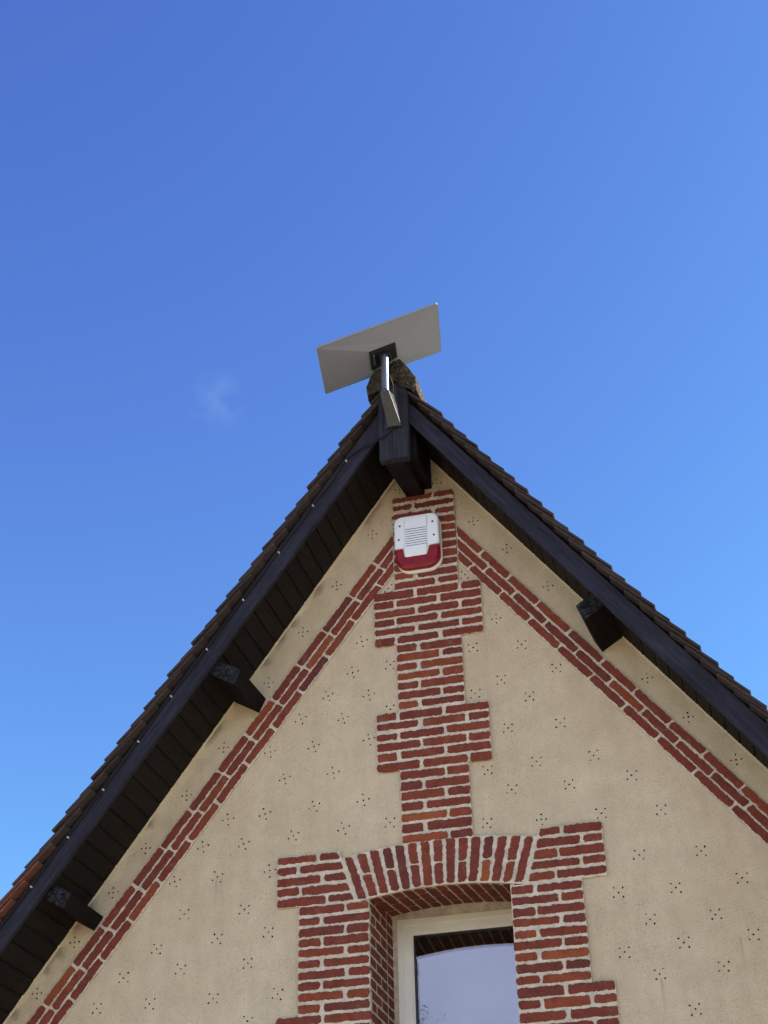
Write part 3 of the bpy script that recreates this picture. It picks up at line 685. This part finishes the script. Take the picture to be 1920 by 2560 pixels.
rb = MB(); rb.hexa([(0.004, -0.36, 6.16), (0.052, -0.36, 6.16), (0.052, -0.36, 6.40), (0.004, -0.36, 6.40)], [(0.0135, 0.1, 6.205), (0.052, 0.1, 6.205), (0.052, 0.1, 6.40), (0.0135, 0.1, 6.40)])
rb.build('ridge_packing_plank', M_WY, house, 0.003)

# ---- purlins: C (inner), Dp (lowest), then up into the soffit
def purlin(C, Dp, E, Cf, Df, Ef, yf, label):
    mb = MB()
    def q(C, Dp, E, y):
        C, Dp, E = Vector(C), Vector(Dp), Vector(E); up = (E-Dp).normalized()
        return [Vector((p.x, y, p.y)) for p in (C, Dp, E+up*0.03, C+(E-Dp)+up*0.03)]
    w, f_ = q(C, Dp, E, 0.10), q(Cf, Df, Ef, yf)
    mb.add(w+f_, [(0, 1, 5, 4), (1, 2, 6, 5), (2, 3, 7, 6), (3, 0, 4, 7), (0, 3, 2, 1)], 0, 0.3)
    # rough front end, a subdivided and dented face
    n = 12; vs = []; 
    for j in range(n+1):
        for i in range(n+1):
            a, b = i/n, j/n; p = (f_[0]*(1-a)+f_[1]*a)*(1-b)+(f_[3]*(1-a)+f_[2]*a)*b
            edge = 0 < i < n and 0 < j < n
            vs.append(p+Vector((0, (0.016*abs(nz(p.x*34, p.z*34, 3))-0.006+0.006*nz(p.x*80, p.z*80, 1)) if edge else 0, 0)))
    mb.add(vs, [(j*(n+1)+i, j*(n+1)+i+1, (j+1)*(n+1)+i+1, (j+1)*(n+1)+i) for j in range(n) for i in range(n)], 1, 0.9)
    o = mb.build('purlin', [M_WY, M_WE], house, recalc=False); o['label'] = label
purlin((-0.889, 5.034), (-0.927, 4.959), (-1.075, 5.045), (-0.905, 5.025), (-0.937, 4.945), (-1.10, 5.045), -0.365, 'upper left purlin end under the soffit')
purlin((-1.714, 3.952), (-1.760, 3.887), (-1.895, 3.965), (-1.722, 3.955), (-1.752, 3.882), (-1.915, 3.972), -0.365, 'lower left purlin end under the soffit')
purlin((0.863, 5.100), (0.901, 5.025), (1.020, 5.098), (0.806, 5.145), (0.842, 5.060), (0.975, 5.150), -0.31, 'right purlin end with a rough split face')

# ---- roof tiles
TL, TT, GA = 0.27, 0.0115, 0.1035
def tiles(side):
    mb = MB()
    hz, hs_ = (6.6601, 1.3893) if side < 0 else (6.5657, -1.3885)
    ln = math.hypot(1, hs_); d = Vector((side/ln, 0, -abs(hs_)/ln)); up = Vector((side*abs(hs_)/ln, 0, 1/ln))
    tilt = math.radians(8.6); dt = d*math.cos(tilt)+up*math.sin(tilt); ut = up*math.cos(tilt)-d*math.sin(tilt)
    # phase from the traced tile heads
    ref = Vector((-0.945, 0, hz+hs_*(-0.945))) if side < 0 else Vector((0.388, 0, hz+hs_*0.388))
    org = Vector((0, 0, hz)); ph = (ref-org).dot(d)
    k0 = -int(ph/GA)-1
    for k in range(k0-1, 60):
        u = ph+k*GA
        if u < -0.05 or u > 5.35: continue
        ncol = 50; yv = -0.462+rnd(-0.009, 0.009)
        for c in range(ncol):
            wv = 0.166; y0 = yv+c*wv+(0 if c == 0 else (-0.5*wv if k % 2 else 0)); y1 = yv+(c+1)*wv+(-0.5*wv if k % 2 else 0)-0.003
            if y0 > HD+0.2: break
            j = rnd(-0.008, 0.007); lft = rnd(0, 0.0045) if c < 3 else rnd(0, 0.002); L = TL+j
            p = org+d*u+up*lft; rot = rnd(-0.015, 0.015)
            P = [p, p+dt*(L+rot*0.1), p+dt*L+ut*TT, p+ut*TT]
            z_ = (p.z)
            t = rnd(0.1, 0.5)
            if side < 0:
                t = rnd(0.1, 0.4) + 0.42*max(0.0, min(1.0, (4.55-z_)/0.5))
                if R.random() < 0.06: t += 0.12
            hd = [p-dt*0+ut*0.002, p+dt*0.004, P[1]-dt*0.003, P[1]+ut*0.003, P[2]-ut*0.002, P[2]-dt*0.004, P[3]+dt*0.004, P[3]-ut*0.003]
            mb.prism([Vector((q.x, y1, q.z)) for q in hd], [Vector((q.x, y0, q.z)) for q in hd], 0, min(1, t))
    # battens and felt just under the tiles, so no sky shows between them
    a = org-up*0.004; b = org+d*5.4-up*0.004
    th = up*0.022
    mb.hexa([(a.x, -0.405, a.z), (b.x, -0.405, b.z), (b.x, HD+0.2, b.z), (a.x, HD+0.2, a.z)], [tuple(Vector((a.x, -0.405, a.z))-th), tuple(Vector((b.x, -0.405, b.z))-th), tuple(Vector((b.x, HD+0.2, b.z))-th), tuple(Vector((a.x, HD+0.2, a.z))-th)], 1, 0.3)
    return mb
o = tiles(-1).build('roof_slope', [M_TI, M_WY], house); o['label'] = 'left roof slope of brown and red clay tiles'
o = tiles(1).build('roof_slope', [M_TI, M_WY], house); o['label'] = 'right roof slope of dark brown clay tiles'
# ---- ridge tiles bedded in mortar
def ridge_tile(y0, y1, seed, name_label=None):
    mb = MB()
    out = [(-0.190, 6.535), (-0.196, 6.60), (-0.172, 6.66), (-0.128, 6.735), (-0.09, 6.782), (-0.045, 6.795), (-0.007, 6.772), (0.046, 6.712), (0.098, 6.63), (0.122, 6.585), (0.119, 6.525), (0.085, 6.535), (0.055, 6.565), (0.02, 6.585), (-0.03, 6.615), (-0.075, 6.625), (-0.12, 6.60), (-0.155, 6.56)]
    # refine outline
    ol = []
    for i, (x, z) in enumerate(out):
        x2, z2 = out[(i+1) % len(out)]
        for k in range(3): xx_ = x+(x2-x)*k/3; zz_ = z+(z2-z)*k/3; ol.append((xx_*(0.88 if zz_ > 6.60 else 0.78) if xx_ > 0 else xx_, zz_-max(0, xx_)*0.10))
    ny = 9; vs = []; n = len(ol)
    cx, cz = -0.035, 6.66
    for j in range(ny+1):
        y = y0+(y1-y0)*j/ny; e = 1.0 if 0 < j < ny else 0.975
        for x, z in ol:
            k = e*(1+0.035*nz(x*14+seed, z*14, y*14)+0.02*nz(x*45+seed, z*45, y*45))
            yy = y+0.006*nz(x*22, z*22, seed+j)
            vs.append((cx+(x-cx)*k, yy, cz+(z-cz)*k))
    fs = [(j*n+i, j*n+(i+1) % n, (j+1)*n+(i+1) % n, (j+1)*n+i) for j in range(ny) for i in range(n)]
    mb.add(vs, fs, 0, 0.5, True)
    # rough end faces: concentric rings to a centre line
    for j, y, sg in ((0, y0, -1), (ny, y1, 1)):
        ring = vs[j*n:(j+1)*n]; rings = [ring]
        for t in (0.25, 0.5, 0.75):
            rings.append([(x+(cx-x)*t, yy+sg*(0.006*t)+0.012*nz(x*30+t*5, z*30, seed+t), z+((6.69 if abs(x-cx) < 0.09 else 6.60)-z)*t*0.9) for x, yy, z in ring])
        base = [q for g_ in rings for q in g_]
        ff = [(a*n+i, a*n+(i+1) % n, (a+1)*n+(i+1) % n, (a+1)*n+i) for a in range(3) for i in range(n)]
        mb.add(base, ff+[tuple(range(3*n, 4*n))], 0, 0.5, True)
    o = mb.build('ridge_tile', M_LI, house)
    if name_label: o['label'] = name_label
    return o
ridge_tile(-0.478, -0.10, 3, 'lichen covered end ridge tile bedded in mortar at the gable peak')
y = -0.10; i = 0
while y < HD+0.1:
    ridge_tile(y+0.002, y+0.36, 11+i*7); y += 0.362; i += 1

# ------------------------------------------------------------------ satellite dish
CC = Vector((-0.078, -0.60, 6.756)); DX = Vector((.927, .146, .346)).normalized(); DZ = -Vector((.33404, .09995, -.93713)).normalized()
DY = DZ.cross(DX).normalized(); DX = DY.cross(DZ)
if DY.y > 0: pass
dish = empty('satellite_dish', (-0.055, -0.47, 6.29), 'flat rectangular white satellite dish on a grey mast above the gable peak', 'satellite dish')
def DL(x, y, z): return CC + DX*x + DY*y + DZ*z
hw, hh_ = 0.35, 0.21
def rrect(hx, hy, r, z, seg=4):
    out = []
    for cx, cy, a0 in ((hx-r, hy-r, 0), (-hx+r, hy-r, 90), (-hx+r, -hy+r, 180), (hx-r, -hy+r, 270)):
        for k in range(seg+1):
            a = math.radians(a0+90*k/seg); out.append(DL(cx+r*math.cos(a), cy+r*math.sin(a), z))
    return out
pm = MB(); r1 = rrect(hw, hh_, 0.010, -0.012); r2 = rrect(hw, hh_, 0.010, 0.002); r3 = rrect(hw-0.004, hh_-0.004, 0.008, 0.005)
n = len(r1)
pm.add(r1+r2+r3, [(i, (i+1) % n, n+(i+1) % n, n+i) for i in range(n)]+[(n+i, n+(i+1) % n, 2*n+(i+1) % n, 2*n+i) for i in range(n)]+[tuple(range(2*n, 3*n))])
# back: shallow hipped shape rising to the socket
cor = [DL(-hw+.004, -hh_+.004, -0.013), DL(hw-.004, -hh_+.004, -0.013), DL(hw-.004, hh_-.004, -0.013), DL(-hw+.004, hh_-.004, -0.013)]
pk = [DL(-0.082, -0.070, -0.046), DL(0.082, -0.065, -0.040), DL(0.082, 0.060, -0.040), DL(-0.085, 0.105, -0.046)]
pm.add(cor+pk, [(0, 1, 5, 4), (1, 2, 6, 5), (2, 3, 7, 6), (3, 0, 4, 7), (4, 5, 6, 7)])
pm.add(r1, [tuple(range(n))])
pm.build('panel', M_DW, dish)
sk = MB()
def dbox(mb, x0, x1, y0, y1, z0, z1, tp=0.0, mi=0):
    mb.hexa([DL(x0, y0, z0), DL(x1, y0, z0), DL(x1, y1, z0), DL(x0, y1, z0)], [DL(x0+tp, y0+tp, z1), DL(x1-tp, y0+tp, z1), DL(x1-tp, y1-tp, z1), DL(x0+tp, y1-tp, z1)], mi)
sk.hexa([DL(-0.078, -0.066, -0.036), DL(0.078, -0.060, -0.036), DL(0.080, 0.056, -0.036), DL(-0.080, 0.100, -0.036)], [DL(-0.074, -0.062, -0.060), DL(0.074, -0.056, -0.060), DL(0.076, 0.052, -0.060), DL(-0.076, 0.096, -0.060)])
dbox(sk, -0.030, 0.040, -0.03, 0.04, -0.060, -0.085, 0.008)
sk.build('socket', M_DB, dish, 0.003)
lt = MB(); dbox(lt, -0.062, -0.053, -0.045, 0.045, -0.058, -0.066, 0.001); lt.build('socket_latch', M_DM, dish, 0.001)
mt = MB(); mt.tube([(-0.055, -0.60, 6.438), (-0.055, -0.60, 6.50), (-0.054, -0.60, 6.60), (-0.053, -0.60, 6.70)], 0.0205, 28)
mt.build('mast', M_DM, dish)
ar = MB()
PB = [(-0.077, -0.473, 6.292), (0.001, -0.473, 6.292), (-0.021, -0.473, 6.39), (-0.021, -0.473, 6.475), (-0.050, -0.473, 6.56), (-0.09, -0.473, 6.56), (-0.095, -0.473, 6.40)]
# front skin: narrow rounded head round the mast, flaring to the foot on the post; the cheeks close it to the post
def ell(cx, cy, z, rx, ry, a0, a1, k=7): return [(cx+rx*math.cos(math.radians(a0+(a1-a0)*i/k)), cy+ry*math.sin(math.radians(a0+(a1-a0)*i/k)), z) for i in range(k+1)]
secs = []
for t in [i/8 for i in range(9)]:
    z = 6.292+(6.440-6.292)*t; yf = -0.496-(0.628-0.496)*t; xl = -0.074-(0.081-0.074)*t; xr = 0.002-(0.030+0.002)*t; cx = (xl+xr)/2; rx = (xr-xl)/2
    rnd_ = 0.008+0.014*t
    fr_ = [(cx+rx*math.cos(math.radians(a)), yf+rnd_*(1-math.sin(math.radians(-a))) if True else yf, z+0.018*t*(1-abs(math.cos(math.radians(a))))) for a in range(-180, 1, 20)]
    secs.append([(xl+0.001, -0.471, z+0.07*t)]+fr_+[(xr-0.001, -0.471, z+0.07*t)])
n = len(secs[0]); vs = [q for g_ in secs for q in g_]
ar.add(vs, [(j*n+i, j*n+i+1, (j+1)*n+i+1, (j+1)*n+i) for j in range(8) for i in range(n-1)], 0, .5, False)
ar.add(secs[-1], [tuple(range(n))]); ar.add(secs[0], [tuple(range(n))])
ar.build('wall_bracket', M_DA, dish, 0.0015)
bp = MB(); bp.hexa([(-0.092, -0.4705, 6.30), (-0.004, -0.4705, 6.30), (-0.004, -0.476, 6.30), (-0.092, -0.476, 6.30)], [(-0.088, -0.4705, 6.56), (-0.030, -0.4705, 6.56), (-0.030, -0.476, 6.56), (-0.088, -0.476, 6.56)])
bp.build('base_plate', M_DA, dish)
# feed cable
cab = empty('antenna_cable', (-0.036, -0.44, 6.35), 'thin black cable from the dish bracket clipped down the left barge board', 'cable')
def CAT(pts, m=8):
    pts = [Vector(p) for p in pts]; out = []
    P = [pts[0]*2-pts[1]]+pts+[pts[-1]*2-pts[-2]]
    for i in range(1, len(P)-2):
        for k in range(m):
            t = k/m; a, b, c, d = P[i-1], P[i], P[i+1], P[i+2]
            out.append(0.5*((2*b)+(-a+c)*t+(2*a-5*b+4*c-d)*t*t+(-a+3*b-3*c+d)*t**3))
    out.append(pts[-1]); return out
clips = [(-0.323, 6.170), (-0.508, 5.915), (-0.694, 5.655), (-0.882, 5.399), (-1.069, 5.139), (-1.248, 4.901), (-1.407, 4.675), (-1.573, 4.441), (-1.736, 4.216), (-1.902, 3.989), (-2.07, 3.757), (-2.24, 3.52)]
path = [(-0.036, -0.505, 6.352), (-0.040, -0.502, 6.330), (-0.049, -0.488, 6.300), (-0.066, -0.478, 6.272), (-0.100, -0.476, 6.246), (-0.136, -0.470, 6.236), (-0.165, -0.445, 6.236), (-0.221, -0.434, 6.236), (-0.27, -0.430, 6.209)]
for i, (x, z) in enumerate(clips):
    path.append((x, -0.4262, z))
    if i < len(clips)-1:
        x2, z2 = clips[i+1]; s_ = rnd(-0.006, 0.008); path.append(((x+x2)/2+s_*0.8, -0.4265, (z+z2)/2+s_*-0.6-0.002))
cm = MB(); cm.tube(CAT(path), 0.0042, 8); cm.build('cable_run', M_CB, cab)
dl = MB(); dl.tube(CAT([(-0.030, -0.600, 6.56), (-0.022, -0.59, 6.53), (-0.018, -0.575, 6.50), (-0.022, -0.565, 6.47)]), 0.0028, 8); dl.build('cable_loop', M_CB, cab)
for x, z in clips:
    k = MB(); nn = 10
    k.prism([(x+0.0048*math.cos(2*math.pi*i/nn)-0.001, -0.421, z+0.0048*math.sin(2*math.pi*i/nn)-0.004) for i in range(nn)], [(x+0.0036*math.cos(2*math.pi*i/nn)-0.001, -0.4325, z+0.0036*math.sin(2*math.pi*i/nn)-0.004) for i in range(nn)])
    k.build('cable_clip', M_CL, cab)

# ------------------------------------------------------------------ alarm siren
SC = Vector((-0.030, -0.017, 5.822))
sir = empty('alarm_siren', SC, 'white outdoor alarm siren with red strobe lens on the brick pillar', 'alarm siren')
def srect(x0, x1, z0, z1, rt, rb_, y, seg=6):
    out = []
    for cx, cz, r, a0 in ((x1-rt, z1-rt, rt, 0), (x0+rt, z1-rt, rt, 90), (x0+rb_, z0+rb_, rb_, 180), (x1-rb_, z0+rb_, rb_, 270)):
        for k in range(seg+1):
            a = math.radians(a0+90*k/seg); out.append((cx+r*math.cos(a), y, cz+r*math.sin(a)))
    return out
X0, X1, Z0, Z1 = -0.155, 0.094, 5.648, 5.986
def domed(mb, x0, x1, z0, z1, rt, rb_, ys, ins):
    loops = [srect(x0+i_, x1-i_, z0+i_, z1-i_, max(rt-i_, .004), max(rb_-i_, .004), y) for y, i_ in zip(ys, ins)]
    n = len(loops[0]); vs = [q for l_ in loops for q in l_]
    fs = [(j*n+i, j*n+(i+1) % n, (j+1)*n+(i+1) % n, (j+1)*n+i) for j in range(len(loops)-1) for i in range(n)]
    mb.add(vs, fs, 0, .5, True); mb.add(loops[-1], [tuple(range(n))]); mb.add(loops[0], [tuple(range(n))])
b_m = MB(); domed(b_m, X0+.004, X1+.004, Z0, Z1-.006, 0.04, 0.075, (-0.0165, -0.030, -0.034), (0, 0.0, 0.006)); b_m.build('back_plate', M_SB, sir)
# front cover: white, with lower cut-outs for the red lens (traced outline, real thickness)
yF = -0.078
def loop_prism(mb, pl, y0, y1, ins=0.004, mi=0):
    cx = sum(p[0] for p in pl)/len(pl); cz = sum(p[1] for p in pl)/len(pl); n = len(pl)
    ins_l = []
    for i, (x, z) in enumerate(pl):
        a = Vector(pl[i-1]); b = Vector(pl[(i+1) % n]); t = (b-a).normalized(); nn = Vector((-t.y, t.x)); ins_l.append((x+nn.x*ins, z+nn.y*ins))
    vs = [(x, y0, z) for x, z in pl]+[(x, y1+ins, z) for x, z in pl]+[(x, y1, z) for x, z in ins_l]
    fs = [(i, (i+1) % n, n+(i+1) % n, n+i) for i in range(n)]+[(n+i, n+(i+1) % n, 2*n+(i+1) % n, 2*n+i) for i in range(n)]
    mb.add(vs, fs, mi, .5, False); mb.add([(x, y1, z) for x, z in ins_l], [tuple(range(n))], mi); mb.add([(x, y0, z) for x, z in pl], [tuple(reversed(range(n)))], mi)
def arc(cx, cz, r, a0, a1, k=6): return [(cx+r*math.cos(math.radians(a0+(a1-a0)*i/k)), cz+r*math.sin(math.radians(a0+(a1-a0)*i/k))) for i in range(k+1)]
ZC = 5.785
wh = arc(X1-.045, Z1-.045, .045, 0, 90)+arc(X0+.045, Z1-.045, .045, 90, 180)+[(X0, ZC)]+arc(-0.117, ZC-0.010, .010, 90, 0, 3)+[(-0.104, 5.750)]+arc(-0.090, 5.737, .012, 180, 270, 3)+arc(0.014, 5.737, .012, 270, 360, 3)+[(0.030, 5.750)]+arc(0.046, ZC-0.010, .010, 180, 90, 3)+[(X1, ZC)]
cv = MB(); loop_prism(cv, wh, -0.032, yF, 0.007)
# raised centre panel
cp = arc(0.034-.01, 5.968-.01, .010, 0, 90, 3)+arc(-0.096+.01, 5.968-.01, .010, 90, 180, 3)+arc(-0.101+.010, 5.737+.01, .010, 180, 270, 3)+arc(0.027-.010, 5.737+.01, .010, 270, 360, 3)
loop_prism(cv, cp, yF+0.001, yF-0.006, 0.005); cv.build('cover', M_SW, sir)
rd = [(X0+.0015, ZC+.004), (X0+.0015, ZC-.02)]+arc(X0+.0735, Z0+.012+.072, .072, 180, 270, 8)+arc(X1-.0735, Z0+.012+.072, .072, 270, 360, 8)+[(X1-.0015, ZC-.02), (X1-.0015, ZC+.004)]
ls = MB(); loop_prism(ls, rd, -0.032, yF+0.006, 0.012); ls.build('strobe_lens', M_SL, sir)
gv_ = MB()
for k in range(8):
    z = 5.893-k*0.0150; x0_, x1_ = -0.090, 0.026
    gv_.box(x0_, x1_, yF-0.0068, yF-0.004, z-0.0016, z+0.0016)
gv_.build('grille', M_DK, sir)  # dark strips on the panel, painted in for the shaded slots
for x, z in ((-0.121, 5.925), (0.062, 5.925), (-0.129, 5.838), (0.067, 5.838)):
    k = MB(); nn = 12; rr_ = 0.0062
    k.prism([(x+rr_*math.cos(2*math.pi*i/nn), yF+.002, z+rr_*math.sin(2*math.pi*i/nn)) for i in range(nn)], [(x+rr_*math.cos(2*math.pi*i/nn), yF-.0008, z+rr_*math.sin(2*math.pi*i/nn)) for i in range(nn)])
    k.build('screw_recess_shade', M_DK, sir)  # slightly raised dark disc in place of a shaded screw recess

# ------------------------------------------------------------------ tree across the way, seen only mirrored in the window
def tree(x, y, h, label):
    t = empty('tree', (x, y, 0), label, 'tree')
    mb = MB(); RR = random.Random(5)
    mb.tube([(x, y, 0), (x+.1, y, h*.25), (x-.1, y+.1, h*.5), (x, y, h*.8), (x+.1, y, h*.97)], [.3, .24, .17, .09, .03], 10)
    tips = []
    for i in range(34):
        z = h*(.3+.62*i/34); a = i*2.4; L = (h*.30)*(1.05-(z/h-.3)*1.1)
        e = Vector((x+L*math.cos(a), y+L*math.sin(a), z+L*.45)); s_ = Vector((x, y, z)); mid_ = (s_+e)/2+Vector((0, 0, -.15))
        mb.tube([s_, mid_, e], [.06, .04, .012], 6); tips += [e, (mid_+e)/2, mid_]
    mb.build('trunk', M_BARK, t)
    lf = MB()
    tips += [Vector((x, y, h)), Vector((x+.3, y, h*.95)), Vector((x-.3, y+.2, h*.92))]
    for tp in tips:
        for k in range(70):
            d_ = Vector((RR.gauss(0, .45), RR.gauss(0, .45), RR.gauss(0, .38))); p = tp+d_
            a = Vector((RR.gauss(0, 1), RR.gauss(0, 1), RR.gauss(0, 1))).normalized(); b = a.cross(Vector((RR.gauss(0, 1), RR.gauss(0, 1), RR.gauss(0, 1)))).normalized(); s_ = RR.uniform(.05, .11)
            lf.add([p-a*s_, p+b*s_*.5, p+a*s_, p-b*s_*.5], [(0, 1, 2, 3)])
    lf.build('crown', M_LEAF, t, recalc=False)
tree(-7.4, -30.0, 11.1, 'leafy tree across from the house, its top mirrored in the window pane')
